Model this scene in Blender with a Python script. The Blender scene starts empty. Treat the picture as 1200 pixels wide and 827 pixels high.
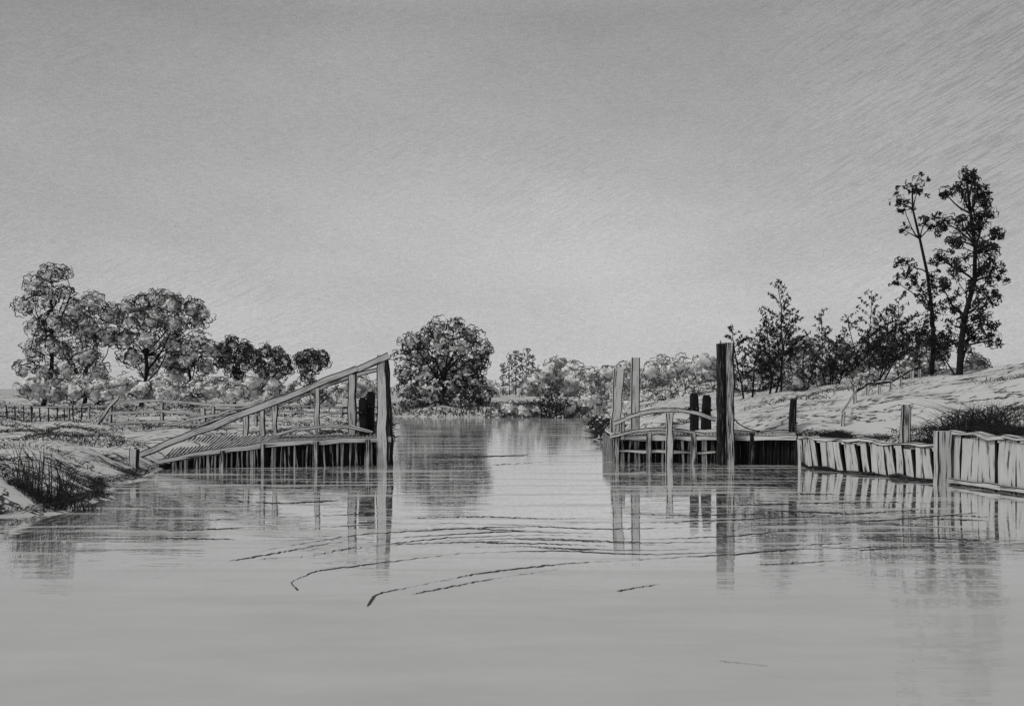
import bpy, math, random
import numpy as np
from mathutils import Vector, noise as mn
random.seed(7); R=np.random.default_rng(7)
S=bpy.context.scene; COL=S.collection
S.view_settings.view_transform='Standard'; S.view_settings.look='None'; S.view_settings.exposure=0
H=2.2; F=1200.0; HZ=455.0
def at(px,py,d): return np.array([(px-600)*d/F, d, H-(py-HZ)*d/F])
def wz(py,d): return H-(py-HZ)*d/F
# ---------------------------------------------------------------- materials
def newmat(name):
    m=bpy.data.materials.new(name); m.use_nodes=True
    nt=m.node_tree; nt.nodes.clear()
    o=nt.nodes.new('ShaderNodeOutputMaterial'); b=nt.nodes.new('ShaderNodeBsdfPrincipled')
    b.inputs['Roughness'].default_value=0.9; b.inputs['Specular IOR Level'].default_value=0.1
    nt.links.new(b.outputs[0],o.inputs[0]); return m,nt,b
def N(nt,t,**k):
    n=nt.nodes.new(t)
    for a,v in k.items(): setattr(n,a,v)
    return n
def math_(nt,op,a,b=None,c=None):
    n=N(nt,'ShaderNodeMath',operation=op)
    for i,v in enumerate((a,b,c)):
        if v is None: continue
        if isinstance(v,(int,float)): n.inputs[i].default_value=v
        else: nt.links.new(v,n.inputs[i])
    return n.outputs[0]
def noise_(nt,vec,scale,sc=(1,1,1),rot=None,detail=3,rough=.55,dist=0):
    if rot:
        m0=N(nt,'ShaderNodeMapping'); m0.inputs['Rotation'].default_value=rot
        nt.links.new(vec,m0.inputs[0]); vec=m0.outputs[0]
    mp=N(nt,'ShaderNodeMapping'); mp.inputs['Scale'].default_value=sc
    nt.links.new(vec,mp.inputs[0]); n=N(nt,'ShaderNodeTexNoise')
    n.inputs['Scale'].default_value=scale; n.inputs['Detail'].default_value=detail
    n.inputs['Roughness'].default_value=rough; n.inputs['Distortion'].default_value=dist
    nt.links.new(mp.outputs[0],n.inputs['Vector']); return n.outputs['Fac']
def ramp(nt,fac,stops,interp='LINEAR'):
    r=N(nt,'ShaderNodeValToRGB'); r.color_ramp.interpolation=interp
    e=r.color_ramp.elements
    while len(e)<len(stops): e.new(0.5)
    for i,(p,v) in enumerate(stops):
        e[i].position=p; e[i].color=(v,v,v,1)
    nt.links.new(fac,r.inputs[0]); return r.outputs[0]
def flat(name,v,var=.25):
    m,nt,b=newmat(name); tc=N(nt,'ShaderNodeTexCoord')
    f=noise_(nt,tc.outputs['Object'],3.0,detail=2)
    nt.links.new(ramp(nt,f,[(.3,v*(1-var)),(.7,v*(1+var))]),b.inputs['Base Color']); return m
def timber(name,lo,hi,a,b_,sx=26,sy=1.3):
    m,nt,b=newmat(name); tc=N(nt,'ShaderNodeTexCoord')
    f=noise_(nt,tc.outputs['UV'],1.0,sc=(sx,sy,1),detail=3,rough=.6)
    c=ramp(nt,f,[(a,lo),(b_,hi*.85),(min(1,b_+.2),hi)])
    nt.links.new(c,b.inputs['Base Color']); return m
def scribble(name,pale,ink,scale,sc=(1,1,1),th=.012,th2=None):
    m,nt,b=newmat(name); tc=N(nt,'ShaderNodeTexCoord')
    f=noise_(nt,tc.outputs['Object'],scale,sc=sc,detail=4,rough=.6)
    d=math_(nt,'ABSOLUTE',math_(nt,'SUBTRACT',f,.5))
    g=noise_(nt,tc.outputs['Object'],scale*.3,sc=sc,detail=2)
    t=math_(nt,'MULTIPLY',math_(nt,'MAXIMUM',math_(nt,'SUBTRACT',g,.35),0.0),th*6)
    k=math_(nt,'DIVIDE',d,math_(nt,'ADD',t,.0005))
    c=ramp(nt,k,[(.6,ink),(1.0,pale)])
    nt.links.new(c,b.inputs['Base Color']); return m
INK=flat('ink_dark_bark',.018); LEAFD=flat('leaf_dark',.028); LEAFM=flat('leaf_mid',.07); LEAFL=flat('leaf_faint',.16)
PALE_F=scribble('foliage_pale',.74,.10,2.2,th=.022)
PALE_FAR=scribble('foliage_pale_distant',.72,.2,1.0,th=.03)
LEAFP=flat('leaf_pale',.74,.12)
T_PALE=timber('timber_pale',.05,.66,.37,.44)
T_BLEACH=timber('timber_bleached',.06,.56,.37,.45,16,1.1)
T_MID=timber('timber_weathered_and_shade',.02,.55,.43,.53,30,1.6)  # weathered boards, and painted shade on side faces of pale timbers
T_DARK=timber('timber_tarred_and_shade',.012,.3,.56,.66,34,1.6)  # tarred posts, and the deeper painted shade on other timbers
GROUND=scribble('bank_ground',.50,.05,1.5,sc=(.5,1.7,1),th=.028)
GRASS=flat('grass_dark',.03); GRASSM=flat('grass_mid',.10)
RIP=flat('ripple_dark',.05)
# ---------------------------------------------------------------- builder
class MB:
    def __init__(s): s.v=[];s.q=[];s.m=[];s.uv=[];s.n=0
    def add(s,V,Q,mat=0,uv=None):
        V=np.asarray(V,float).reshape(-1,3);Q=np.asarray(Q,int).reshape(-1,4)
        s.v.append(V);s.q.append(Q+s.n);s.n+=len(V)
        s.m.append(np.full(len(Q),mat) if np.isscalar(mat) else np.asarray(mat))
        s.uv.append(np.zeros((len(Q)*4,2)) if uv is None else np.asarray(uv).reshape(-1,2))
    def obj(s,name,mats,origin=(0,0,0),parent=None,smooth=False,**props):
        V=np.concatenate(s.v)-np.asarray(origin);Q=np.concatenate(s.q);M=np.concatenate(s.m);U=np.concatenate(s.uv)
        me=bpy.data.meshes.new(name)
        me.vertices.add(len(V)); me.vertices.foreach_set('co',V.astype(np.float32).ravel())
        me.loops.add(len(Q)*4); me.loops.foreach_set('vertex_index',Q.astype(np.int32).ravel())
        me.polygons.add(len(Q)); me.polygons.foreach_set('loop_start',(np.arange(len(Q))*4).astype(np.int32))
        me.polygons.foreach_set('material_index',M.astype(np.int32))
        me.polygons.foreach_set('use_smooth',np.full(len(Q),smooth))
        me.uv_layers.new(name='UVMap'); me.update(calc_edges=True)
        me.uv_layers[0].data.foreach_set('uv',U.astype(np.float32).ravel())
        for m in mats: me.materials.append(m)
        o=bpy.data.objects.new(name,me); COL.objects.link(o)
        if parent is None: o.location=origin
        else: o.parent=parent
        for k,v in props.items(): o[k]=v
        return o
    def ribbons(s,P,W,Nrm,mat=0):
        P=np.asarray(P,float);n,k,_=P.shape
        T=np.gradient(P,axis=1); Sd=np.cross(T,Nrm[:,None,:]); Sd/=np.linalg.norm(Sd,axis=2,keepdims=True)+1e-9
        W=np.asarray(W,float)
        if W.ndim==1: W=W[:,None]*np.ones((1,k))
        A=P+Sd*W[...,None]/2;B=P-Sd*W[...,None]/2
        V=np.stack([A,B],2).reshape(-1,3)
        i=np.arange(k-1); q=np.stack([2*i,2*i+1,2*i+3,2*i+2],1)
        Q=(q[None]+ (np.arange(n)*2*k)[:,None,None]).reshape(-1,4)
        s.add(V,Q,mat if np.isscalar(mat) else np.repeat(mat,k-1))
    def beam(s,p0,p1,w,t,w1=None,t1=None,ch=.02,jit=.013,n=None,m=(0,1,2)):
        """chamfered timber: m=(light faces, arris, shaded faces)"""
        p0=np.asarray(p0,float);p1=np.asarray(p1,float); L=np.linalg.norm(p1-p0); z=(p1-p0)/L
        yy=np.array([0,1,0.]) if abs(z[1])<.9 else np.array([1.,0,0])
        x=np.cross(yy,z); x/=np.linalg.norm(x); y=np.cross(z,x)
        w1=w if w1 is None else w1; t1=t if t1 is None else t1
        n=n or max(2,int(L/.4)+1); ch=min(ch,w*.25,t*.25)
        V=[];off=R.uniform(0,50,2)
        for i in range(n):
            f=i/(n-1); a=(w*(1-f)+w1*f)/2;b=(t*(1-f)+t1*f)/2
            c=p0+(p1-p0)*f+x*R.normal(0,jit)+y*R.normal(0,jit)
            a+=R.normal(0,jit*.7)
            for (u,v) in [(-a+ch,-b),(a-ch,-b),(a,-b+ch),(a,b-ch),(a-ch,b),(-a+ch,b),(-a,b-ch),(-a,-b+ch)]:
                V.append(c+x*u+y*v)
        Q=[];M=[];U=[];per=np.cumsum([0,w,ch,t,ch,w,ch,t,ch])
        nor=[-y,None,x,None,y,None,-x,None]
        for i in range(n-1):
            for k in range(8):
                k2=(k+1)%8; Q.append([i*8+k,i*8+k2,(i+1)*8+k2,(i+1)*8+k])
                if nor[k] is None: M.append(m[1])
                else:
                    g=nor[k]; M.append(m[0] if g[2]>.3 else (m[2] if (g[2]<-.3 or g[0]>.5) else m[0]))  # right-hand and under faces get darker timber: shade painted for light from left
                v0=L*i/(n-1);v1=L*(i+1)/(n-1)
                U+= [(per[k]+off[0],v0+off[1]),(per[k+1]+off[0],v0+off[1]),(per[k+1]+off[0],v1+off[1]),(per[k]+off[0],v1+off[1])]
        for b0,fl in ((0,1),((n-1)*8,0)):
            for q in ([0,1,4,5],[1,2,3,4],[5,6,7,0]):
                q=[b0+j for j in q]; Q.append(q[::-1] if fl else q); M.append(m[0]); U+=[(off[0]+.1*j,off[1]+.3) for j in range(4)]
        s.add(V,Q,M,U)
    def tube(s,pts,rad,mat=0,k=6):
        pts=np.asarray(pts,float);n=len(pts);T=np.gradient(pts,axis=0)
        V=[]
        for i in range(n):
            t=T[i]/(np.linalg.norm(T[i])+1e-9); a=np.cross(t,[0.1,1,0.05]);a/=np.linalg.norm(a)+1e-9;b=np.cross(t,a)
            for j in range(k):
                g=2*math.pi*j/k; V.append(pts[i]+rad[i]*(a*math.cos(g)+b*math.sin(g)))
        Q=[[i*k+j,i*k+(j+1)%k,(i+1)*k+(j+1)%k,(i+1)*k+j] for i in range(n-1) for j in range(k)]
        per=[(j/k*rad[0]*6,i*.3) for i in range(n-1) for j in range(k) for _ in range(4)]
        s.add(V,Q,mat,per)
    def blob(s,c,r,mat=0,nu=16,nv=9,amp=.18,seed=0):
        c=np.asarray(c);r=np.asarray(r)*np.ones(3);V=[]
        for i in range(nv+1):
            th=math.pi*i/nv
            for j in range(nu):
                ph=2*math.pi*j/nu
                u=np.array([math.sin(th)*math.cos(ph),math.sin(th)*math.sin(ph),math.cos(th)])
                k=1+amp*(mn.noise(Vector(u*2.2+seed*3.7))+.6*mn.noise(Vector(u*5+seed)))*1.7
                V.append(c+u*r*k)
        Q=[[i*nu+j,(i+1)*nu+j,(i+1)*nu+(j+1)%nu,i*nu+(j+1)%nu] for i in range(nv) for j in range(nu)]
        s.add(V,Q,mat)
def empty(name,loc,**props):
    o=bpy.data.objects.new(name,None); o.location=loc; o.empty_display_size=.3; COL.objects.link(o)
    for k,v in props.items(): o[k]=v
    return o
def yawn(n,s=.6):
    a=R.normal(0,s,n); b=R.normal(0,.25,n)
    return np.stack([np.sin(a),-np.cos(a),b],1)
# ---------------------------------------------------------------- terrain
XLt=np.array([[0,-15],[14,-13.5],[16.3,-10.5],[17.2,-8.6],[18,-7.3],[20.3,-7.9],[24,-8.5],[27.6,-9.3],[28.6,-9.2],[29.6,-5.5],[30.2,-4.2],[33,-4.3],[40,-5],[58,-7.0],[70,-8.6],[80,-12],[2000,-12]])
XRt=np.array([[0,14.5],[18,11.6],[22,10.75],[24,10.35],[27.8,8.55],[29.5,8.5],[31.0,4.1],[33,3.9],[45,3.9],[63,4.8],[70,6.5],[78,9],[2000,9]])
def sm(t): t=np.clip(t,0,1); return t*t*(3-2*t)
def hgt(X,Y):
    X=np.asarray(X,float);Y=np.asarray(Y,float)
    wob=.25*np.sin(Y*1.3)+.15*np.sin(Y*3.1+1)
    sL=np.interp(Y,XLt[:,0],XLt[:,1])-X+wob*(Y<27)+wob*2*(Y>36)
    sR=X-np.interp(Y,XRt[:,0],XRt[:,1])+wob*1.5*(Y>36)
    sF=Y-(79+1.2*np.sin(X*.5)+.6*np.sin(X*1.3))
    bump=.055*np.sin(X*1.7+Y*.6)+.05*np.sin(X*.9-Y*1.1+2)+.04*np.sin(X*3.1+Y*2.3)
    far=np.clip((Y-40)/60,0,1)
    def prof(s,edge,hh): return np.where(s<0,np.maximum(-1.0,s*.8-.05),-.05+(hh+.05)*sm(s/edge))
    zl=prof(sL,np.where(Y<27,2.4,1.6),.60+.014*np.clip(sL,0,30)+bump+.25*far)
    er=np.where(Y<33,.25,1.5)
    zr=prof(sR,er,np.where(Y<24,1.12,.74)+.145*np.clip(sR,0,16)+bump*np.clip(sR/2,0,1))
    zf=prof(sF,2.0,.65+.01*np.clip(sF,0,40)+bump)
    return np.maximum(np.maximum(zl,zr),zf)
def grow(a,b,step,lim,neg=False):
    o=[];x=b;st=step
    while x<lim: st*=1.25;x+=st;o.append(x)
    return o
xs=np.arange(-30,27,.3); xs=np.concatenate([[-x for x in grow(0,30,.3,1500)][::-1],xs,grow(0,27,.3,1500)])
ys=np.concatenate([[2,6,9,11,12.5],np.arange(13.5,88,.3),grow(0,88,.3,1900)])
GX,GY=np.meshgrid(xs,ys); GZ=hgt(GX,GY)
V=np.stack([GX,GY,GZ],2).reshape(-1,3);nx=len(xs);ny=len(ys)
I,J=np.meshgrid(np.arange(nx-1),np.arange(ny-1)); a=(J*nx+I).ravel()
b=MB(); b.add(V,np.stack([a,a+1,a+nx+1,a+nx],1))
b.obj('ground',[GROUND],smooth=True,kind='structure')
# ---------------------------------------------------------------- water
m,nt,bs=newmat('river_water'); nt.nodes.remove(bs)
tc=N(nt,'ShaderNodeTexCoord'); out=[n for n in nt.nodes if n.type=='OUTPUT_MATERIAL'][0]
f1=noise_(nt,tc.outputs['Object'],1.0,sc=(.35,1.8,1),detail=3)
f2=noise_(nt,tc.outputs['Object'],1.0,sc=(3.0,8,1),detail=2)
hs=math_(nt,'ADD',math_(nt,'MULTIPLY',f1,1.0),math_(nt,'MULTIPLY',f2,.12))
bp=N(nt,'ShaderNodeBump'); bp.inputs['Strength'].default_value=1; bp.inputs['Distance'].default_value=.007
nt.links.new(hs,bp.inputs['Height'])
gl=N(nt,'ShaderNodeBsdfGlossy'); gl.inputs['Roughness'].default_value=.0; gl.inputs['Color'].default_value=(.98,.98,.98,1)
df=N(nt,'ShaderNodeBsdfDiffuse')
fp=noise_(nt,tc.outputs['Object'],1.0,sc=(.4,1.2,1),detail=6,rough=.65)
nt.links.new(ramp(nt,fp,[(.3,.40),(.7,.47)]),df.inputs['Color'])
ge=N(nt,'ShaderNodeNewGeometry'); sx=N(nt,'ShaderNodeSeparateXYZ'); nt.links.new(ge.outputs['Incoming'],sx.inputs[0])
fac=ramp(nt,math_(nt,'ABSOLUTE',sx.outputs['Z']),[(0,.97),(.1,.97),(.135,.9),(.165,.55),(.2,.15),(1,.06)])
rf=noise_(nt,tc.outputs['Object'],1.0,sc=(.16,2.0,1),detail=4,rough=.65)
rf2=ramp(nt,rf,[(.53,1.0),(.58,.35)])
rf3=ramp(nt,noise_(nt,tc.outputs['Object'],1.0,sc=(9,2.2,1),detail=2),[(.42,.78),(.54,1.0)])
fac=math_(nt,'MULTIPLY',math_(nt,'MULTIPLY',fac,rf2),rf3)
mx=N(nt,'ShaderNodeMixShader'); nt.links.new(fac,mx.inputs[0]); nt.links.new(df.outputs[0],mx.inputs[1]); nt.links.new(gl.outputs[0],mx.inputs[2])
nt.links.new(bp.outputs[0],gl.inputs['Normal']); nt.links.new(mx.outputs[0],out.inputs[0])
WATER=m
b=MB(); b.add([[-60,-30,0],[60,-30,0],[60,95,0],[-60,95,0]],[[0,1,2,3]]); b.obj('water',[WATER],kind='structure')
rp=[[(380,618),(470,612),(600,615),(700,620),(800,618),(1000,612),(1158,600)],
[(430,640),(520,630),(640,626),(760,632),(860,628),(960,618)],
[(265,658),(330,647),(400,634),(500,628),(600,622),(720,626)],
[(350,692),(340,682),(370,669),(440,660),(540,648),(650,645),(760,650),(900,645),(1060,640)],
[(430,712),(440,696),(500,684),(560,672),(650,661),(740,656),(850,650),(950,642)],
[(480,697),(560,681),(660,666)],[(720,693),(775,684)],[(880,662),(980,657),(1085,648),(1150,646)],[(840,774),(905,781)],
[(470,536),(560,535),(622,533)],[(575,545),(640,541)],[(470,607),(560,605),(640,608),(700,607)],[(300,655),(360,652),(420,640)],
[(560,636),(640,637),(720,640)],[(590,631),(690,634),(800,640)],[(1040,615),(1110,618),(1160,622)],[(900,598),(1000,602),(1090,596)],
[(120,612),(200,622),(290,618)],[(180,630),(280,632)],[(620,611),(760,613),(880,608),(980,604)],[(860,617),(980,610),(1100,608),(1160,610)],
[(960,632),(1060,628),(1160,634)],[(460,620),(540,619),(620,622)],[(540,641),(620,640),(700,645)],[(930,590),(1040,588),(1150,592)],[(930,578),(1000,580),(1080,577)],[(860,592),(930,590)],
[(290,648),(420,626),(560,618),(660,617)],[(500,634),(620,630),(760,636),(900,634)],[(620,642),(760,645),(900,640),(1000,636)],[(380,646),(470,637),(600,634)],[(1000,645),(1080,640),(1160,642)],[(700,600),(800,604),(900,602)],[(1060,600),(1160,606)],[(140,592),(220,600),(330,598)],[(200,610),(330,606),(430,602)],[(250,585),(330,590),(400,586)]]
b=MB()
for pl in rp:
    pl=np.array(pl,float); t=np.linspace(0,len(pl)-1,len(pl)*18)
    xx=np.interp(t,range(len(pl)),pl[:,0]);yy=np.interp(t,range(len(pl)),pl[:,1])
    ker=np.ones(9)/9; xp=np.pad(xx,4,'edge');yp=np.pad(yy,4,'edge')
    xx=np.convolve(xp,ker,'valid');yy=np.convolve(yp,ker,'valid')+R.normal(0,.3,len(xx))
    d=F*H/(yy-HZ); P=np.stack([(xx-600)*d/F,d,np.full(len(d),.004+R.uniform(0,.003))],1)
    w=R.uniform(.5,.8)*np.clip(.6+.5*np.sin(t*2.1+R.uniform(0,6))+R.normal(0,.2,len(t)),.1,1.2)*d*d/(F*H)
    tp=np.minimum(1,np.minimum(np.arange(len(t)),np.arange(len(t))[::-1])/6+.1)
    b.ribbons(P[None],(w*tp)[None],np.array([[0,0,1.]]))
b.obj('water_ripples',[RIP],kind='structure')
# ---------------------------------------------------------------- timber left jetty
TM=[T_PALE,INK,T_MID,T_DARK,T_BLEACH]
def part(name,mb,par,org,mats=TM,**k): return mb.obj(name,mats,origin=org,parent=par,**k)
o0=at(330,0,29); o0[2]=0
J=empty('timber_jetty',o0,label="weathered timber jetty with sloping handrail and tall gate post",category="jetty")
def single(name,par,org,*a,mats=TM,label=None,**k):
    mb=MB(); mb.beam(*a,**k); o=part(name,mb,par,org,mats)
    if label:o['label']=label
    return o
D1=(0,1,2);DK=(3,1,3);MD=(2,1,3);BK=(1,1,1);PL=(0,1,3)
X=lambda px,d:(px-600)*d/F
mb=MB(); path=[(186,541,27.9),(250,530,28.3),(310,521,28.7),(380,517,29.0),(458,514,29.5)]
pa=np.array(path,float)
for px in np.arange(188,458,4.6):
    py=np.interp(px,pa[:,0],pa[:,1]); d=np.interp(px,pa[:,0],pa[:,2]); q=px+R.normal(0,.8)
    zt=wz(py,d)-.04; zb=-.35; k=R.random()
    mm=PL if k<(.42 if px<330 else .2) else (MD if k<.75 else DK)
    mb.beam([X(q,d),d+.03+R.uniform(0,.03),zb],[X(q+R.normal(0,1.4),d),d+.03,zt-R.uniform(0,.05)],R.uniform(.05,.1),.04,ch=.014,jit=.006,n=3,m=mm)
for px in np.arange(188,456,8):
    py=np.interp(px,pa[:,0],pa[:,1]); d=np.interp(px,pa[:,0],pa[:,2])+.12
    mb.beam([X(px,d),d,-.35],[X(px,d),d,wz(py,d)-.08],.2,.03,ch=.01,jit=.002,m=BK)
part('planking',mb,J,o0)
mb=MB()
for i in range(len(path)-1):
    mb.beam(at(*path[i])+[0,-.06,0],at(*path[i+1])+[0,-.06,0],.17,.2,ch=.02,m=(0,1,3))
part('edge_beam',mb,J,o0)
mb=MB()
for px in np.arange(190,456,4.6):
    py=np.interp(px,pa[:,0],pa[:,1]); d=np.interp(px,pa[:,0],pa[:,2]); z=wz(py,d)+.05
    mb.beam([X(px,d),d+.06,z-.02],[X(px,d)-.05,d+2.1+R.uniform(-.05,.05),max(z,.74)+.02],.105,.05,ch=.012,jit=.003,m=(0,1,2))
part('deck',mb,J,o0)
for px,dd in ((262,28.35),(310,28.6),(372,28.9),(432,29.2)):
    single('pile',J,o0,[X(px,dd),dd-.14,-.5],[X(px,dd),dd-.14,wz(np.interp(px,pa[:,0],pa[:,1]),dd)+.02],.13,.16,m=MD)
single('gate_post',J,o0,[X(450,29.6),29.35,-.6],[X(449,29.6),29.35,wz(416,29.5)],.36,.3,w1=.26,t1=.24,ch=.03,m=(0,1,3),label="tall pale gate post tapering upward")
single('gate_post',J,o0,[X(459,30),29.75,-.6],[X(455,30),29.75,wz(420,29.8)],.2,.2,w1=.14,ch=.03,m=(3,1,3))
single('rail_post',J,o0,[X(413,31),31,.6],[X(412,31),31,wz(433,31)],.26,.22,ch=.03,m=(0,1,3))
single('sloping_handrail',J,o0,at(162,533,28),at(418,432,29.1),.2,.12,ch=.03,m=(0,1,2))
single('sloping_handrail',J,o0,at(412,436,29.1),at(456,417,29.3),.2,.12,ch=.03,m=(0,1,2))
single('sloping_handrail',J,o0,at(236,497,31.8),at(447,431,31.4),.12,.1,ch=.025,m=(0,1,2))
single('brace',J,o0,at(300,487,31.5),at(410,441,31.3),.08,.06,ch=.015,m=(2,1,3))
single('brace',J,o0,at(196,498,31.8),at(330,468,31.5),.09,.06,ch=.018,m=(0,1,3))
for px,yt,yb,d in ((308,470,515,30.6),(322,466,505,31.4),(288,482,505,31.6),(238,478,505,33),(372,455,498,31.4)):
    single('rail_post',J,o0,[X(px,d),d,wz(yb,d)-.2],[X(px,d),d,wz(yt,d)],.15,.12,ch=.02,m=(0,1,3))
mb=MB(); cp=[(326,509),(350,502),(380,499),(410,500),(436,506)]
for i in range(4): mb.beam(at(*cp[i],29.9),at(*cp[i+1],29.9),.11,.4,ch=.02,m=(0,1,3))
part('walkway_plank',mb,J,o0)
for px,yt,w in ((425,468,.22),(434,461,.24)):
    d=30.4+(px-425)*.03; mb=MB(); mb.beam([X(px,d),d,.6],[X(px,d),d,wz(yt,d)],w,.22,ch=.04,m=BK); mb.beam([X(px,d),d,wz(yt,d)-.02],[X(px,d),d,wz(yt,d)+.06],w*.7,.16,m=BK)
    mb.beam([X(px,d),d-.01,wz(yt+14,d)],[X(px,d),d-.01,wz(yt+16.5,d)],w*1.15,.26,m=(3,1,1)); part('paddle_post',mb,J,o0,label='short black tarred paddle post')
# ---------------------------------------------------------------- right jetty
o1=np.array([5.5,30,0.])
K=empty('timber_jetty',o1,label="timber jetty with arched handrail and tall dark mooring post",category="jetty")
rpth=[(718,513,30.6),(790,513,30.3),(860,512,29.9),(942,513,29.1)];ra=np.array(rpth,float)
mb=MB()
for px in np.arange(719,941,4.4):
    py=np.interp(px,ra[:,0],ra[:,1]);d=np.interp(px,ra[:,0],ra[:,2]);q=px+R.normal(0,.6)
    k=R.random()
    if px<838: mm=PL if k<.3 else (MD if k<.7 else DK)
    else: mm=DK if k<.6 else BK
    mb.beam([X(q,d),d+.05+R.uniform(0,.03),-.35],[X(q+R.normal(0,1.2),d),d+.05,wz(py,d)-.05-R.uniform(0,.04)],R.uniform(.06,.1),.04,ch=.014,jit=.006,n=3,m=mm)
for px in np.arange(722,938,8):
    py=np.interp(px,ra[:,0],ra[:,1]);d=np.interp(px,ra[:,0],ra[:,2])+.14
    mb.beam([X(px,d),d,-.35],[X(px,d),d,wz(py,d)-.08],.21,.03,ch=.01,jit=.002,m=BK)
for k in np.arange(0,3.2,.14):
    mb.beam([X(718,30.6),30.7+k,-.35],[X(718,30.6),30.7+k,.72],.04,.11,ch=.012,jit=.004,m=MD)
part('planking',mb,K,o1)
mb=MB()
for i in range(3): mb.beam(at(*rpth[i])+[0,-.05,0],at(*rpth[i+1])+[0,-.05,0],.16,.22,ch=.02,m=(0,1,3))
part('edge_beam',mb,K,o1)
mb=MB()
for px in np.arange(720,941,4.4):
    py=np.interp(px,ra[:,0],ra[:,1]);d=np.interp(px,ra[:,0],ra[:,2]);z=wz(py,d)+.1
    mb.beam([X(px,d),d+.08,z-.03],[X(px,d)+.02,d+3.0+R.uniform(-.05,.05),z+.03],.105,.05,ch=.012,jit=.003,m=(0,1,2))
part('deck',mb,K,o1)
single('waler',K,o1,at(720,528,30.5)+[0,-.03,0],at(838,530,30.1)+[0,-.03,0],.1,.08,m=(0,1,3))
for px,d in ((722,30.5),(760,30.4),(812,30.2),(880,29.7),(934,29.2)):
    single('pile',K,o1,[X(px,d),d-.13,-.5],[X(px,d),d-.13,wz(507,d)],.15,.17,m=(MD if px<850 else DK))
single('gate_post',K,o1,[X(716,32),31.6,-.4],[X(724,32),31.6,wz(432,31.6)],.24,.24,w1=.3,ch=.03,m=(0,1,3),label="pale gate post leaning slightly")
single('gate_post',K,o1,[X(743.5,33),33,.5],[X(745,33),33,wz(419,33)],.28,.24,w1=.27,ch=.035,m=(0,1,3))
d=29.75
single('mooring_pile',K,o1,[X(843,d),d-.2,-.6],[X(843,d),d-.2,wz(403,d)],.18,.36,ch=.04,m=(3,1,3),label='tall black tarred pile')
single('mooring_pile',K,o1,[X(852.5,d),d-.22,-.6],[X(852,d),d-.22,wz(402,d)],.28,.34,ch=.045,m=(2,1,3))
single('rail_post',K,o1,[X(785,30),30.0,-.3],[X(785,30),30.0,wz(484,30)],.2,.18,ch=.03,m=(0,1,3))
single('rail_post',K,o1,[X(728,30.4),30.3,.7],[X(729,30.4),30.3,wz(490,30.3)],.13,.13,m=(0,1,3))
def curved(name,par,org,pts,d,w,t,m=(0,1,3)):
    mb=MB(); pts=np.array(pts,float); tt=np.linspace(0,len(pts)-1,(len(pts)-1)*3+1)
    x=np.interp(tt,range(len(pts)),pts[:,0]);y=np.interp(tt,range(len(pts)),pts[:,1])
    y=np.convolve(np.pad(y,1,'edge'),[.25,.5,.25],'valid')
    for i in range(len(tt)-1): mb.beam(at(x[i]-.4,y[i],d),at(x[i+1]+.4,y[i+1],d),w,t,ch=.025,jit=.001,n=2,m=m)
    return part(name,mb,par,org)
curved('arched_handrail',K,o1,[(720,497),(740,487),(765,481),(795,480),(818,484),(838,492)],30.15,.14,.12)
curved('arched_handrail',K,o1,[(716,512),(740,505),(770,502),(800,504),(836,512)],30.35,.11,.3)
for px,yt in ((813,463),(828,465)):
    d=31.2; mb=MB(); mb.beam([X(px,d),d,.6],[X(px,d),d,wz(yt,d)],.27,.24,ch=.05,m=BK); mb.beam([X(px,d),d,wz(yt,d)-.02],[X(px,d),d,wz(yt,d)+.06],.19,.16,m=BK)
    mb.beam([X(px,d),d-.01,wz(yt+14,d)],[X(px,d),d-.01,wz(yt+16.5,d)],.31,.28,m=(3,1,1)); part('paddle_post',mb,K,o1,label='short black tarred paddle post')
curved('walkway_plank',K,o1,[(858,505),(885,508),(910,505),(940,507)],30.2,.13,.5)
curved('cable',K,o1,[(858,488),(866,497),(878,503),(890,505)],30,.03,.03,BK)
def freepost(px,yt,yb,d,w,lab,m=(0,1,3),grp='mooring posts on the river bank'):
    z0=wz(yb,d); org=np.array([X(px,d),d,z0]); mb=MB()
    mb.beam([X(px,d),d,z0-.5],[X(px+.5,d),d,wz(yt,d)-.04],w,w*.9,ch=.03,m=m)
    mb.beam([X(px+.5,d),d,wz(yt,d)-.045],[X(px+.5,d),d,wz(yt,d)],w*.8,w*.7,ch=.03,m=m)
    mb.obj('mooring_post',TM,origin=org,label=lab,category='post',group=grp)
freepost(929,467,510,29.9,.2,"dark square mooring post at the deck edge",(3,1,3))
freepost(1061,474,520,25.2,.21,"weathered square mooring post beside the plank wall",(2,1,3))
freepost(157,524,540,26.5,.22,"short pale timber stump on the grassy bank")
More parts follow.
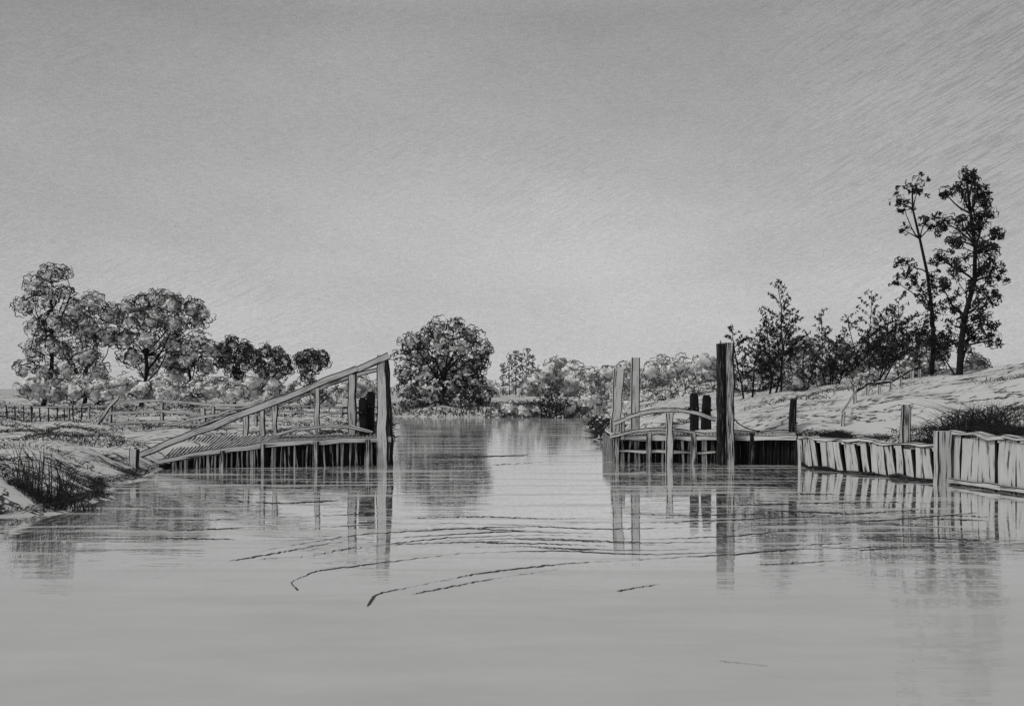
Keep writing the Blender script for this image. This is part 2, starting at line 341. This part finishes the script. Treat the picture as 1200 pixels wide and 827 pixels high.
# ---------------------------------------------------------------- retaining wall
o2=np.array([9.3,26,0.])
Wl=empty('retaining_wall',o2,label="low river wall of upright pale planks with heavy corner post",category="wall")
wp=np.array([[8.15,28.7],[8.3,27.9],[9.2,25.9],[9.95,23.9]]); 
def pathpts(p,step):
    L=np.r_[0,np.cumsum(np.linalg.norm(np.diff(p,axis=0),axis=1))]; t=np.arange(0,L[-1],step)
    return np.stack([np.interp(t,L,p[:,0]),np.interp(t,L,p[:,1])],1)
def leanboard(mb,x,y,tx,ty,wd,z0,z1,lean,m):
    """board lying in the wall plane (tx,ty), leaning along it"""
    n=np.array([-ty,tx,0.]); t=np.array([tx,ty,0.]); k=4; V=[]
    for i in range(k):
        f=i/(k-1); c=np.array([x,y,0])+t*(lean*f+R.normal(0,.012)); z=z0+(z1-z0)*f
        for u,v in ((-wd/2,-.03),(-wd/2+.025,-.055),(wd/2-.025,-.055),(wd/2,-.03),(wd/2,.0),(-wd/2,.0)): 
            p=c+t*(u+R.normal(0,.006))-n*v*(-1 if n[1]<0 else 1)*-1; V.append([p[0],p[1],z])
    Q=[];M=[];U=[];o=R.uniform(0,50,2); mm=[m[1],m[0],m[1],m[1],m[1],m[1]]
    for i in range(k-1):
        for j in range(6):
            j2=(j+1)%6; Q.append([i*6+j,i*6+j2,(i+1)*6+j2,(i+1)*6+j]); M.append(mm[j])
            a,b_=j*.1*wd/.2,(j+1)*.1*wd/.2; v0=(z1-z0)*i/(k-1);v1=(z1-z0)*(i+1)/(k-1)
            U+=[(a+o[0],v0+o[1]),(b_+o[0],v0+o[1]),(b_+o[0],v1+o[1]),(a+o[0],v1+o[1])]
    b0=(k-1)*6
    for q in ([0,1,2,3],[3,4,5,0]): Q.append([b0+j for j in q]);M.append(m[0]);U+=[(o[0],o[1])]*4
    mb.add(V,Q,M,U)
def plankwall(mb,pts,step,z1,lean0,wlo,whi,back=.12):
    P=pathpts(pts,step)
    for i,(x,y) in enumerate(P):
        a=P[min(i+1,len(P)-1)]-P[max(i-1,0)]; a/=np.linalg.norm(a)
        leanboard(mb,x,y,a[0],a[1],R.uniform(wlo,whi),-.35,z1+R.normal(0,.03),lean0+R.normal(0,.06),(4,1,1))
    P=pathpts(pts,.2)
    for i in range(len(P)-1):
        a=P[i+1]-P[i]; nn=np.array([-a[1],a[0]])/np.linalg.norm(a); nn=nn if nn[0]>0 else -nn
        p=P[i]+nn*back;q=P[i+1]+nn*back*1.0
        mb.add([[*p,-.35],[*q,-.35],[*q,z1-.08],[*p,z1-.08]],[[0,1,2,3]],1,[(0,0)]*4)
mb=MB(); plankwall(mb,wp,.31,.80,-.16,.24,.31); part('planking',mb,Wl,o2)
mb=MB()
for i in range(3): mb.beam([*wp[i],.84]-np.array([0,-.06,0]),[*wp[i+1],.86],.08,.2,ch=.02,jit=.02,m=(0,1,3))
part('capping_beam',mb,Wl,o2)
mb=MB()
for i in range(3): mb.beam([*(wp[i]+[-.06,-.1]),.02],[*(wp[i+1]+[-.06,-.1]),.02],.14,.06,ch=.02,jit=.02,m=(3,1,1))
part('waler',mb,Wl,o2)
single('corner_post',Wl,o2,[X(1101,23.7),23.55,-.5],[X(1102,23.7),23.55,wz(505,23.6)],.33,.28,ch=.03,m=(4,1,3),label='heavy pale square corner post')
wp2=np.array([[10.15,23.6],[10.55,21.8],[11.2,19.0],[12.2,16.0]])
mb=MB(); plankwall(mb,wp2,.62,1.1,.03,.57,.62); part('planking',mb,Wl,o2)
mb=MB()
for i in range(3):
    mb.beam([*(wp2[i]+[-.03,-.03]),1.17],[*(wp2[i+1]+[-.03,-.03]),1.17],.09,.22,ch=.015,jit=.02,m=(4,1,3))
part('capping_beam',mb,Wl,o2)
mb=MB()
for i in range(3):
    mb.beam([*(wp2[i]+[-.14,-.1]),.1],[*(wp2[i+1]+[-.14,-.1]),.1],.12,.12,ch=.02,m=(4,1,3))
part('waler',mb,Wl,o2)
# ---------------------------------------------------------------- fences
def fence(pts,h,spacing,nrail,lab,picket=0,w=.09,z_off=0):
    pts=np.array(pts,float); pp=pathpts(pts,spacing); pp=np.vstack([pp,pts[-1]])
    org=np.array([*pp[0],float(hgt(*pp[0]))]); E=empty('fence',org,label=lab,category='fence')
    for i,(x,y) in enumerate(pp):
        z=float(hgt(x,y)); single('post',E,org,[x,y,z-.3],[x+R.normal(0,.03),y,z+h],w,w,ch=.02,jit=.008,m=(0,1,3))
    for r in range(nrail):
        f=.92-r*.42; mb=MB()
        for i in range(len(pp)-1):
            a=[*pp[i],float(hgt(*pp[i]))+h*f];c=[*pp[i+1],float(hgt(*pp[i+1]))+h*f]
            mb.beam(np.array(a)-[0,.07,0],np.array(c)-[0,.07,0],w*.8,.04,ch=.02,jit=.01,m=(0,1,3))
        part('rail',mb,E,org)
    if picket:
        mb=MB()
        for (x,y) in pathpts(pts,picket):
            z=float(hgt(x,y)); mb.beam([x,y-.1,z-.1],[x+R.normal(0,.03),y-.1,z+h*R.uniform(.8,1)],.05,.03,ch=.012,jit=.004,m=BK)
        part('pickets',mb,E,org)
    return E,org
fence([[X(-10,44),44],[X(98,44),44.5]],.7,1.6,1,"low picket fence along the meadow",picket=.34)
E,og=fence([[X(128,40),40],[X(232,40.5),40.5],[X(300,40),40]],1.0,2.0,3,"long post and rail fence in the meadow",w=.14)
single('brace',E,og,[X(108,39.5),39.6,.65],[X(134,39.5),39.8,1.85],.14,.1,ch=.03,m=(0,1,3))
fence([[X(300,50),50],[X(400,52),52],[X(432,54),54]],.7,2.2,2,"plain timber rail fence beside the path",w=.1)
fence([[X(986,30),30],[X(1010,33),33],[X(1045,38),38],[X(1078,43),43]],.42,2.2,1,"low handrail climbing the grassy slope",w=.1)
# ---------------------------------------------------------------- foliage
def crescents(mb,c,r,n,size,w,mats,front=.6,shade=None):
    """scalloped outline strokes: little arcs of leaf edge, convex outward"""
    u=R.normal(0,1,(n,3)); u/=np.linalg.norm(u,axis=1,keepdims=True)
    fl=R.random(n)<front; u[:,1]=np.where(fl,-np.abs(u[:,1]),u[:,1])
    P0=np.asarray(c)+u*np.asarray(r)*R.uniform(.5,1.08,(n,1))
    ang=np.arctan2(u[:,2]+.35,u[:,0])+R.normal(0,.6,n)
    span=R.uniform(.7,1.7,n); k=13; t=np.linspace(-1,1,k)
    a=ang[:,None]+span[:,None]*t[None]
    sz=size*R.uniform(.6,1.7,n); asp=R.uniform(.5,1.0,n); fr=R.uniform(2.0,3.5,n); ph=R.uniform(0,6,n)
    rad=sz[:,None]*(.75+.45*np.abs(np.sin(fr[:,None]*a+ph[:,None])))
    lx=np.cos(a)*rad; lz=np.sin(a)*rad*asp[:,None]
    yw=R.normal(0,.6,n)
    P=P0[:,None,:]+np.stack([lx*np.cos(yw)[:,None],lx*np.sin(yw)[:,None],lz],2)
    Nn=np.stack([np.sin(yw),-np.cos(yw),R.normal(0,.1,n)],1)
    prof=.35+.75*np.sin(np.linspace(.15,math.pi-.15,k))
    W=w*R.uniform(.6,1.3,n)[:,None]*prof[None]
    mb.ribbons(P,W,Nn,mats(u) if callable(mats) else mats)
def leaves(mb,c,r,n,size,w,mat,up=.0,shell=.45):
    u=R.normal(0,1,(n,3)); u/=np.linalg.norm(u,axis=1,keepdims=True)
    P0=np.asarray(c)+u*np.asarray(r)*(R.random((n,1))**shell)
    dr=R.normal(0,1,(n,3)); dr[:,2]+=up; dr/=np.linalg.norm(dr,axis=1,keepdims=True)
    L=size*R.uniform(.5,1.3,n)[:,None,None]; t=np.array([-.5,0,.5])[None,:,None]
    P=P0[:,None,:]+dr[:,None,:]*L*t
    W=w*R.uniform(.6,1.3,n)[:,None]*np.array([.25,1,.2])[None]
    mb.ribbons(P,W,yawn(n,.8),mat)
def limb(mb,p0,p1,r0,r1,bend=.08,mat=0):
    p0=np.asarray(p0,float);p1=np.asarray(p1,float);L=np.linalg.norm(p1-p0);n=6
    off=R.normal(0,bend*L,3); pts=[];
    for i in range(n):
        f=i/(n-1); pts.append(p0+(p1-p0)*f+off*math.sin(math.pi*f)+R.normal(0,.012*L,3)*(0<i<n-1))
    mb.tube(pts,np.linspace(r0,r1,n),mat); return pts
def lobetree(name,base,d,lobes,lab,cat,pale=True,dens=1.,ink=(0,1),palem=None,trunkpx=None,sizepx=4.5,wpx=.82,tw=3.0,ydep=1.0,leafy=.0,grp=None,blobf=.6,light=1.1):
    m=d/F; org=np.array([X(base,d),d,float(hgt(X(base,d),d))])
    palem=palem or PALE_F; mats=[LEAFD,LEAFM,palem,LEAFL,LEAFP]
    cr=MB(); cs=[]
    for i,l in enumerate(lobes):
        r=l[2]*m; c=at(l[0],l[1],d); c[1]+=R.uniform(-1,1)*r*ydep; cs.append((c,r))
        if pale:
            cr.blob(c,(r*blobf*R.uniform(.85,1.3),r*blobf,r*blobf*R.uniform(.7,1)),2,amp=.45,seed=i+base)
            leaves(cr,c,(r*1.0,)*3,int(light*l[2]**1.5),6.5*m,4.0*m,4,shell=.3)
        dk=l[3] if len(l)>3 else 1.
        n=int(1.5*l[2]**1.25*dens*dk)+5
        sh=lambda u:np.where((u[:,0]*.5-u[:,2]*.6+R.normal(0,.45,len(u)))>-.15*dk,ink[0],ink[1])  # darker strokes on each lobe's right and lower side: shade put into colour
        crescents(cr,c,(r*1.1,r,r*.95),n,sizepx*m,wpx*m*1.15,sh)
        if leafy: leaves(cr,c,(r*1.1,r,r*.95),int(n*leafy),4.2*m,1.7*m,ink[0])
    if trunkpx is None:
        o=cr.obj(name,mats,origin=org,label=lab,category=cat,smooth=True)
        if grp:o['group']=grp
        return o
    E=empty(name,org,label=lab,category=cat)
    if grp:E['group']=grp
    tr=MB(); top=at(trunkpx[0],trunkpx[1],d); bz=org-[0,0,.2]
    tp=limb(tr,bz,top,tw*m,tw*m*.45,.03)
    for c,r in cs:
        j=R.integers(2,5); limb(tr,tp[j],c,tw*m*.35,tw*m*.1,.08)
    tr.obj('trunk',[INK],origin=org,parent=E,smooth=True)
    cr.obj('crown',mats,origin=org,parent=E,smooth=True)
    return E
lobetree('tree',48,64,[(42,333,12),(64,323,11),(75,319,6),(34,358,11),(58,348,13),(74,343,7),(44,385,13),(64,376,11),(38,410,11),(60,405,11),(33,432,10),(52,435,10)],"tall slender tree with loose curling foliage","tree",trunkpx=(56,335),dens=1.4,leafy=.35,blobf=.35,light=.8,tw=3.2)
lobetree('tree',98,70,[(92,364,14),(112,357,13),(76,382,14),(128,368,12),(102,386,17),(126,394,14),(74,410,12),(104,416,15),(82,436,12),(118,438,13)],"round bushy tree with pale tangled foliage","tree",trunkpx=(100,400),dens=1.5,leafy=.12,light=1.5)
lobetree('tree',165,70,[(150,362,10),(166,355,11),(186,352,12),(206,357,12),(226,361,11),(241,370,6),(160,376,13),(184,376,16),(210,380,13),(232,378,7),(146,396,11),(176,400,12),(200,400,10),(152,418,11)],"broad flat-topped tree with dense scribbly foliage","tree",trunkpx=(170,400),dens=1.6,leafy=.2,light=1.4)
lobetree('tree',225,74,[(212,406,12),(232,402,12),(248,410,9),(222,422,13),(242,430,11),(196,422,12),(176,430,12),(204,440,12)],"low rounded tree with pale foliage","tree",trunkpx=(222,425),dens=1.2,light=1.5)
SG='small rounded trees at the meadow edge'
lobetree('tree',275,72,[(262,408,6),(274,403,7),(287,406,6),(293,413,4),(266,417,6),(282,418,7),(258,425,5),(272,430,6),(287,429,5),(278,440,6)],"small dark rounded tree","tree",trunkpx=(275,418),dens=3.0,leafy=.8,tw=1.8,grp=SG,sizepx=3.4,light=.8,blobf=.5)
lobetree('tree',316,72,[(300,418,6),(312,412,7),(325,415,6),(334,422,5),(337,432,5),(304,428,6),(320,428,6),(310,438,6),(328,440,6)],"small dark rounded tree","tree",trunkpx=(316,426),dens=3.0,leafy=.8,tw=1.8,grp=SG,sizepx=3.4,light=.8,blobf=.5)
lobetree('tree',363,72,[(352,421,6),(363,416,6),(375,417,6),(380,424,4),(356,431,6),(370,430,6),(362,441,6)],"small dark rounded tree","tree",trunkpx=(364,428),dens=3.0,leafy=.8,tw=1.8,grp=SG,sizepx=3.4,light=.8,blobf=.5)
bx=[(38,448,13),(64,452,12),(92,450,14),(118,454,11),(142,449,13),(170,453,12),(196,451,14),(224,455,12),(248,449,13),(274,453,11),(298,449,12),(322,453,10),(345,454,9),(366,458,8),(386,460,8)]
for i,(x,y,r) in enumerate(bx):
    r2=r*R.uniform(.8,1.1); k1=R.uniform(-3,3)
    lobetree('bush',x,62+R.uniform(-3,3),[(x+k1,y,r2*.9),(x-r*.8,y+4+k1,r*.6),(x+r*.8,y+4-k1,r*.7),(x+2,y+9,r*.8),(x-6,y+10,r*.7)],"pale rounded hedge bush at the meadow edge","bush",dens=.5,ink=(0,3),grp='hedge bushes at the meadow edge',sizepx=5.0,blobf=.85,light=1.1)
lobetree('tree',520,83,[(497,397,12),(514,385,10),(533,381,9),(552,393,10),(567,408,8,1.4),(482,402,10),(472,418,9),(492,416,14),(516,406,15),(540,406,14,1.3),(560,425,11,1.6),(474,438,10),(496,438,14),(520,430,16),(545,432,15,1.6),(478,455,12),(504,458,15),(530,454,17,1.5),(556,448,12,1.8),(566,462,8,1.8),(486,472,12,1.2),(510,476,12,1.6),(536,474,14,2.0),(556,474,10,2.0)],
 "large rounded riverside tree with dense curling leaves","tree",trunkpx=(520,430),dens=1.65,leafy=.75,tw=4,sizepx=3.8,light=1.1,blobf=.5)
def spiky(name,px,yb,d,hpx,wpx,n,lab,cat,mat=0,leaf=1.,stems=None,lw=1.3,grp=None,base_z=None,side=.5,up=(.3,.9)):
    """multi-stemmed shrub / feathery tree: ascending stems with leaf dabs"""
    m=d/F; x0=X(px,d); z0=float(hgt(x0,d)) if base_z is None else base_z; org=np.array([x0,d,z0])
    tr=MB();cr=MB(); top=wz(hpx,d)
    for i in range(n):
        f=(i/(max(1,n-1))-.5)*2 if n>1 else 0; f+=R.normal(0,.1)
        hh=(top-z0)*(1-.3*abs(f)**1.5)*R.uniform(.86,1.0)
        b0=org+[f*wpx*m*.12,R.normal(0,.15),-.1]; t0=org+[f*wpx*m*.36,R.normal(0,wpx*m*.2),hh]
        pts=limb(tr,b0,t0,lw*m*1.1,lw*m*.25,.03)
        P=np.array(pts); nb=int(9*leaf+hh/m/6)
        for k in range(nb):
            g=.12+.88*(k+R.random())/nb; idx=g*(len(P)-1);j=min(int(idx),len(P)-2); p=P[j]+(P[j+1]-P[j])*(idx-j)
            L=(1.05-g)**.7*wpx*m*side*R.uniform(.4,1.1)+3*m
            az=R.uniform(0,6.28); dr=np.array([math.cos(az)*1.1,math.sin(az)*.6,R.uniform(*up)]);dr/=np.linalg.norm(dr)
            q=p+dr*L; limb(tr,p,q,lw*m*.3,lw*m*.16,.06)
            ns=max(2,int(L/m/4.0))
            for s_ in np.linspace(.4,1.05,ns): leaves(cr,p+dr*L*s_,2.2*m,int(2.5*leaf)+1,4.6*m,1.5*m,np.int64(R.random()<.35)*1,up=.8)
    E=empty(name,org,label=lab,category=cat)
    if grp:E['group']=grp
    tr.obj('trunk',[INK],origin=org,parent=E,smooth=True); cr.obj('crown',[[LEAFD,LEAFM,LEAFL][mat],[LEAFM,LEAFL,LEAFL][mat]],origin=org,parent=E)
    return E
spiky('shrub',648,490,76,443,44,5,"dark upright shrub at the water's edge","bush",leaf=.8,mat=0,lw=.8)
for (x,y,r) in ((596,478,9),(612,482,8),(628,484,7),(676,474,12),(692,468,12),(706,476,11),(668,484,8),(700,486,8),(584,484,7)):
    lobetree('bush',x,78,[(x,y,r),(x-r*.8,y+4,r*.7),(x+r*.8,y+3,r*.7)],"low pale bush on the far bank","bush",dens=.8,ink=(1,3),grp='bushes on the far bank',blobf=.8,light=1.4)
for i,x in enumerate((590,597,604,611,618,624)):
    d=170; y=[425,414,410,413,408,416][i]
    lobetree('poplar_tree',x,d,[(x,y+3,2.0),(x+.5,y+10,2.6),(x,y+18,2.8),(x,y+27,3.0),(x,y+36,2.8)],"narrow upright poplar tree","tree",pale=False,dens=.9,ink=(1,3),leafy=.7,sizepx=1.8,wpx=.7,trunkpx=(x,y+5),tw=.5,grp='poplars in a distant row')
for (x,y,r,d) in ((640,436,11,150),(655,425,10,155),(672,431,11,150),(690,440,10,145),(712,436,9,145),(735,432,12,150),(760,436,12,140),(775,426,13,150),(800,428,13,140),(822,424,13,130),(846,424,12,130),(725,446,10,120),(625,446,9,140),(605,452,8,200),(570,452,9,140),(445,452,8,120),(425,450,9,120),(405,452,9,120)):
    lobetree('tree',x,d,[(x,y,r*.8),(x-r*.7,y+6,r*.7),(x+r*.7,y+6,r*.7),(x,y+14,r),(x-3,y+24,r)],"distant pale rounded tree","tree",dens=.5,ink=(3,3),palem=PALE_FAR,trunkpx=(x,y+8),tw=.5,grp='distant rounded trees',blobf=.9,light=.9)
for (x,yt,d,w) in ((690,425,100,16),(704,428,100,14),(746,432,80,18),(764,428,84,16),(782,432,80,16),(800,428,78,16),(816,426,76,14),(832,430,74,16)):
    spiky('shrub',x,456,d,yt,w,2,"thin upright sapling on the far bank","bush",leaf=.4,mat=1,lw=.5,grp='saplings on the far bank')
for (x,y,r) in ((726,470,11),(756,468,11),(780,468,11),(806,466,11),(832,466,11)):
    lobetree('bush',x,66,[(x,y,r),(x-r*.8,y+4,r*.7),(x+r*.8,y+3,r*.7)],"low pale bush on the meadow slope","bush",dens=.8,ink=(0,3),grp='bushes on the slope',blobf=.8,light=1.3)
# right bank
spiky('young_tree',876,462,46,350,50,2,"slender young tree with feathery dark leaves","tree",leaf=1.7,side=.62,lw=1.1)
spiky('young_tree',908,460,45,328,70,3,"tall slender young tree with feathery dark leaves","tree",leaf=1.9,side=.55,lw=1.2)
spiky('young_tree',966,450,48,358,36,1,"thin sapling with sparse leaves","tree",leaf=1.2,lw=.9)
spiky('shrub',1020,445,46,342,100,6,"wide leafy shrub of many upright stems","bush",leaf=1.3,side=.42,lw=.9)
spiky('shrub',975,448,47,392,56,4,"bushy dark shrub on the slope","bush",leaf=.8,lw=.8)
spiky('shrub',1060,440,47,362,56,4,"leafy upright shrub on the slope","bush",leaf=.9,lw=.8)
spiky('shrub',938,455,47,388,50,3,"leafy upright shrub on the slope","bush",leaf=.8,lw=.8)
for (x,y,r,d) in ((945,404,13,52),(940,430,14,50),(962,432,13,48),(985,410,12,51),(1000,422,14,50),(1040,410,15,50),(1028,395,11,51),(1070,398,13,50),(1085,412,13,47),(930,448,10,46),(1012,440,9,44),(1090,422,9,44),(1064,424,9,44),(1145,425,10,44),(920,420,13,56),(898,436,12,56),(878,446,11,56),(858,445,11,58),(900,415,9,58)):
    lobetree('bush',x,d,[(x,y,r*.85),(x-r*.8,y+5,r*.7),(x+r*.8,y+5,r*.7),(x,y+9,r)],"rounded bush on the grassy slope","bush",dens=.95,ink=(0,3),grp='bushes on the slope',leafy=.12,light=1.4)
def darktree(px,d,stem,lobes,lab,tw=3.2,dens=1.,lr=.42,nt_=7):
    m=d/F; org=np.array([X(px,d),d,float(hgt(X(px,d),d))]); E=empty('tree',org,label=lab,category='tree'); tr=MB();cr=MB()
    pts=[org-[0,0,.2]]+[at(x,y,d)+[0,R.normal(0,.1),0] for x,y in stem]; nn=len(pts)
    tr.tube(pts,np.linspace(tw*m,tw*m*.3,nn)); P=np.array(pts)
    for (x,y,r) in lobes:
        c=at(x,y,d)+[0,R.uniform(-1,1)*12*m,0]
        cand=P[P[:,2]<c[2]-3*m]; cand=P[:2] if len(cand)==0 else cand
        q=cand[np.argmin(np.linalg.norm(cand-c,axis=1))]
        limb(tr,q,c,tw*m*.32,tw*m*.12,.06)
        for _ in range(nt_):
            e=R.normal(0,1,3)*r*m*.7; limb(tr,c-[0,0,r*m*.4],c+e,tw*m*.14,tw*m*.07,.05)
            leaves(cr,c+e,r*m*lr,int(dens*r*1.8),4.2*m,1.8*m,0,up=.2)
        crescents(cr,c,(r*m,)*3,int(r*1.3*dens),3*m,.9*m,0)
    tr.obj('trunk',[INK],origin=org,parent=E,smooth=True); cr.obj('crown',[LEAFD],origin=org,parent=E)
darktree(1092,43,[(1094,395),(1093,360),(1086,320),(1078,280),(1070,245),(1068,218)],
 [(1068,217,8),(1078,222,6),(1047,238,8),(1056,246,6),(1085,258,8),(1097,262,6),(1062,268,5),(1056,308,8),(1066,318,8),(1052,330,6),(1072,332,7),(1086,340,9),(1096,325,7),(1080,355,8),(1095,365,11),(1086,382,10),(1102,388,9),(1092,400,10),(1102,405,9),(1080,400,9)],"tall sparse tree with small dark leaf clusters",2.8,1.0)
darktree(1124,42,[(1126,405),(1132,370),(1140,330),(1142,290),(1138,250),(1132,212)],
 [(1128,207,9),(1140,212,7),(1112,224,7),(1122,228,10),(1150,230,10),(1136,244,13),(1158,250,10),(1110,262,10),(1130,266,12),(1152,272,13),(1114,286,10),(1138,292,13),(1104,300,8),(1160,300,11),(1120,314,11),(1149,318,12),(1108,332,9),(1132,338,12),(1158,344,11),(1118,356,10),(1142,362,12),(1158,376,10),(1126,380,11),(1146,394,11),(1116,400,10),(1108,414,8),(1132,410,8),(1167,325,8),(1165,276,8),(1160,398,8)],"tall dense tree with dark ragged foliage",4.2,1.7,.5)
# ---------------------------------------------------------------- grass
def blades(mb,P0,h,w,mat,lean=.35):
    n=len(P0); az=R.uniform(0,6.28,n); L=h*R.uniform(.5,1.3,n); le=R.normal(0,lean,n)
    t=np.linspace(0,1,4)[None,:,None]
    dirv=np.stack([np.cos(az),np.sin(az)*.6,np.zeros(n)],1)[:,None,:]
    P=P0[:,None,:]+np.array([0,0,1.])*t*L[:,None,None]*(1-.25*t)+dirv*(t**2)*(L*np.abs(le)*2)[:,None,None]
    W=(w*R.uniform(.6,1.2,n))[:,None]*np.array([.9,1,.7,.15])[None]
    mb.ribbons(P,W,yawn(n,.6),mat)
def scatter(n,x0,x1,d0,d1,fn):
    d=1/R.uniform(1/d1,1/d0,n); px=R.uniform(x0,x1,n); Xx=(px-600)*d/F
    z=hgt(Xx,d); ok=(z>.03)&fn(Xx,d,z); return np.stack([Xx,d,z],1)[ok]
def nz(Xx,d,s=.6):
    return np.sin(Xx*s*1.3+np.sin(d*s*1.3)*1.7)+np.sin(d*s*2.6+np.sin(Xx*s*.9)*2)+.5*np.sin(Xx*s*4+d*s*7)
g=MB()
P=scatter(38000,-40,455,17,75,lambda x,d,z:(nz(x,d)>.45)&~((d>28)&(d<30.8)&(x>-10)))
w=.0008*P[:,1]; blades(g,P-[0,0,.03],.13+.002*P[:,1],w,np.where(R.random(len(P))<.6,0,1),lean=.6)
P=scatter(18000,700,1260,24,80,lambda x,d,z:(nz(x,d,.4)>.95)&~((d<33.6)&(x<8.6)))
w=.0008*P[:,1]; blades(g,P-[0,0,.03],.14+.002*P[:,1],w,np.where(R.random(len(P))<.4,0,1),lean=.6)
P=scatter(9000,440,740,74,95,lambda x,d,z:(z<.62)|(nz(x,d,.5)>.9))
blades(g,P-[0,0,.03],.45,.07*np.ones(len(P)),np.where(R.random(len(P))<.6,0,1))
P=scatter(160000,-40,210,16.8,30,lambda x,d,z:(z<.14)|((z<.5)&(nz(x,d,1.6)>1.1))); P=P[:5500]
blades(g,P-[0,0,.05],.14,.013*np.ones(len(P)),0,lean=.7)
P=scatter(60000,380,480,31,78,lambda x,d,z:(z<.5)); P=P[:4000]
blades(g,P-[0,0,.05],.3,.0011*P[:,1],0,lean=.5)
P=scatter(60000,680,760,34,78,lambda x,d,z:(z<.5)); P=P[:4000]
blades(g,P-[0,0,.05],.3,.0011*P[:,1],0,lean=.5)
P=scatter(60000,930,1200,22,30.5,lambda x,d,z:(x-np.interp(d,XRt[:,0],XRt[:,1])<.9)&(x-np.interp(d,XRt[:,0],XRt[:,1])>.25)&(nz(x,d,1.3)>-.2)); P=P[:3500]
blades(g,P-[0,0,.03],.2,.014*np.ones(len(P)),0,lean=.6)
g.obj('grass',[GRASS,GRASSM],kind='stuff',label='tufts of rough dark grass along the river banks',category='grass')
def reeds(px,d,n,sp,h,lab,w=.018,lean=.3):
    org=np.array([X(px,d),d,float(hgt(X(px,d),d))]); mb=MB()
    P0=org+np.stack([R.normal(0,sp,n),R.normal(0,sp*.6,n),np.zeros(n)],1)
    P0[:,2]=np.maximum(hgt(P0[:,0],P0[:,1]),-.1)-.05
    blades(mb,P0,h,w*np.ones(n),0,lean=lean); mb.obj('reed_clump',[GRASS],origin=org,label=lab,category='reeds',group='reed clumps on the river banks')
for px,d,h,n in ((34,18.6,1.05,20),(58,18.4,1.15,26),(80,18.3,.9,20),(104,18.4,.4,30),(48,20.2,.8,16),(28,19,1.0,18),(72,19.2,.95,16)):
    reeds(px,d,n,.15,h,"dark upright reeds at the muddy water's edge",lean=.2)
for px,d,h,n in ((1112,25.5,.6,120),(1130,25.8,.85,140),(1148,25.5,1.0,150),(1170,25.5,1.0,150),(1100,26,.45,80)):
    reeds(px,d,n,.28,h,"dark bushy reeds above the plank wall",lean=.4)
# ---------------------------------------------------------------- camera, sky, sun
cam=bpy.data.cameras.new('camera'); co=bpy.data.objects.new('camera',cam); COL.objects.link(co)
co.location=(0,0,H); co.rotation_euler=(math.radians(90),0,0)
cam.sensor_width=36; cam.lens=36.0; cam.shift_y=(HZ-413.5)/1200; cam.clip_end=4000; S.camera=co
W=bpy.data.worlds.new('World'); S.world=W; W.use_nodes=True; nt=W.node_tree; nt.nodes.clear()
wo=N(nt,'ShaderNodeOutputWorld'); bg=N(nt,'ShaderNodeBackground'); bg.inputs['Strength'].default_value=.1
sky=N(nt,'ShaderNodeTexSky'); sky.sky_type='NISHITA'; sky.sun_disc=False; sky.sun_elevation=math.radians(46); sky.sun_rotation=math.radians(-115)
bw=N(nt,'ShaderNodeRGBToBW'); nt.links.new(sky.outputs[0],bw.inputs[0])
tc=N(nt,'ShaderNodeTexCoord'); g_=tc.outputs['Generated']; sp=N(nt,'ShaderNodeSeparateXYZ'); nt.links.new(g_,sp.inputs[0])
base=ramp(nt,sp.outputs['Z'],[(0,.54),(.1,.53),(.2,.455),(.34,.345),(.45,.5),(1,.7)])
vd=N(nt,'ShaderNodeVectorMath',operation='DISTANCE'); vd.inputs[1].default_value=(.08,.985,.11); nt.links.new(g_,vd.inputs[0])
glow=ramp(nt,vd.outputs['Value'],[(0,1.02),(.25,.95),(.6,.82),(1,.84)])
big=ramp(nt,noise_(nt,g_,1.0,sc=(3,3,9),detail=5),[(.3,.88),(.7,1.07)])
st=ramp(nt,noise_(nt,g_,1.0,sc=(140,140,800),detail=2),[(.3,.93),(.7,1.05)])
gr=ramp(nt,noise_(nt,g_,750.0,detail=1),[(.25,.90),(.75,1.10)])
hm=ramp(nt,noise_(nt,g_,1.0,sc=(3.5,3,7),detail=2),[(.5,0.),(.62,1.)])
rx=ramp(nt,sp.outputs['X'],[(.15,0),(.42,1)])
rz=ramp(nt,sp.outputs['Z'],[(.08,0),(.2,1)])
mul=lambda a,b_:math_(nt,'MULTIPLY',a,b_)
msk=math_(nt,'MAXIMUM',mul(hm,.3),mul(mul(rx,rz),.75))
ht=ramp(nt,noise_(nt,g_,1.0,sc=(40,40,700),rot=(0,.5,0),detail=2),[(.40,.74),(.52,1.03)])
hh=math_(nt,'MULTIPLY_ADD',mul(math_(nt,'SUBTRACT',ht,1.0),msk),1.0,1.0)
v=mul(mul(mul(mul(mul(base,glow),big),st),gr),hh)
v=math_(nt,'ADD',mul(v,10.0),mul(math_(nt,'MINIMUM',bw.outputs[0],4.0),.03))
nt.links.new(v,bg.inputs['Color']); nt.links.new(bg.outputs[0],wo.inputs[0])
su=bpy.data.lights.new('sun','SUN'); su.energy=1.5; su.angle=math.radians(12); su.color=(1,.99,.97)
so=bpy.data.objects.new('sun',su); COL.objects.link(so)
dv=Vector((.75,.35,-.85)); so.rotation_euler=dv.to_track_quat('-Z','Y').to_euler()
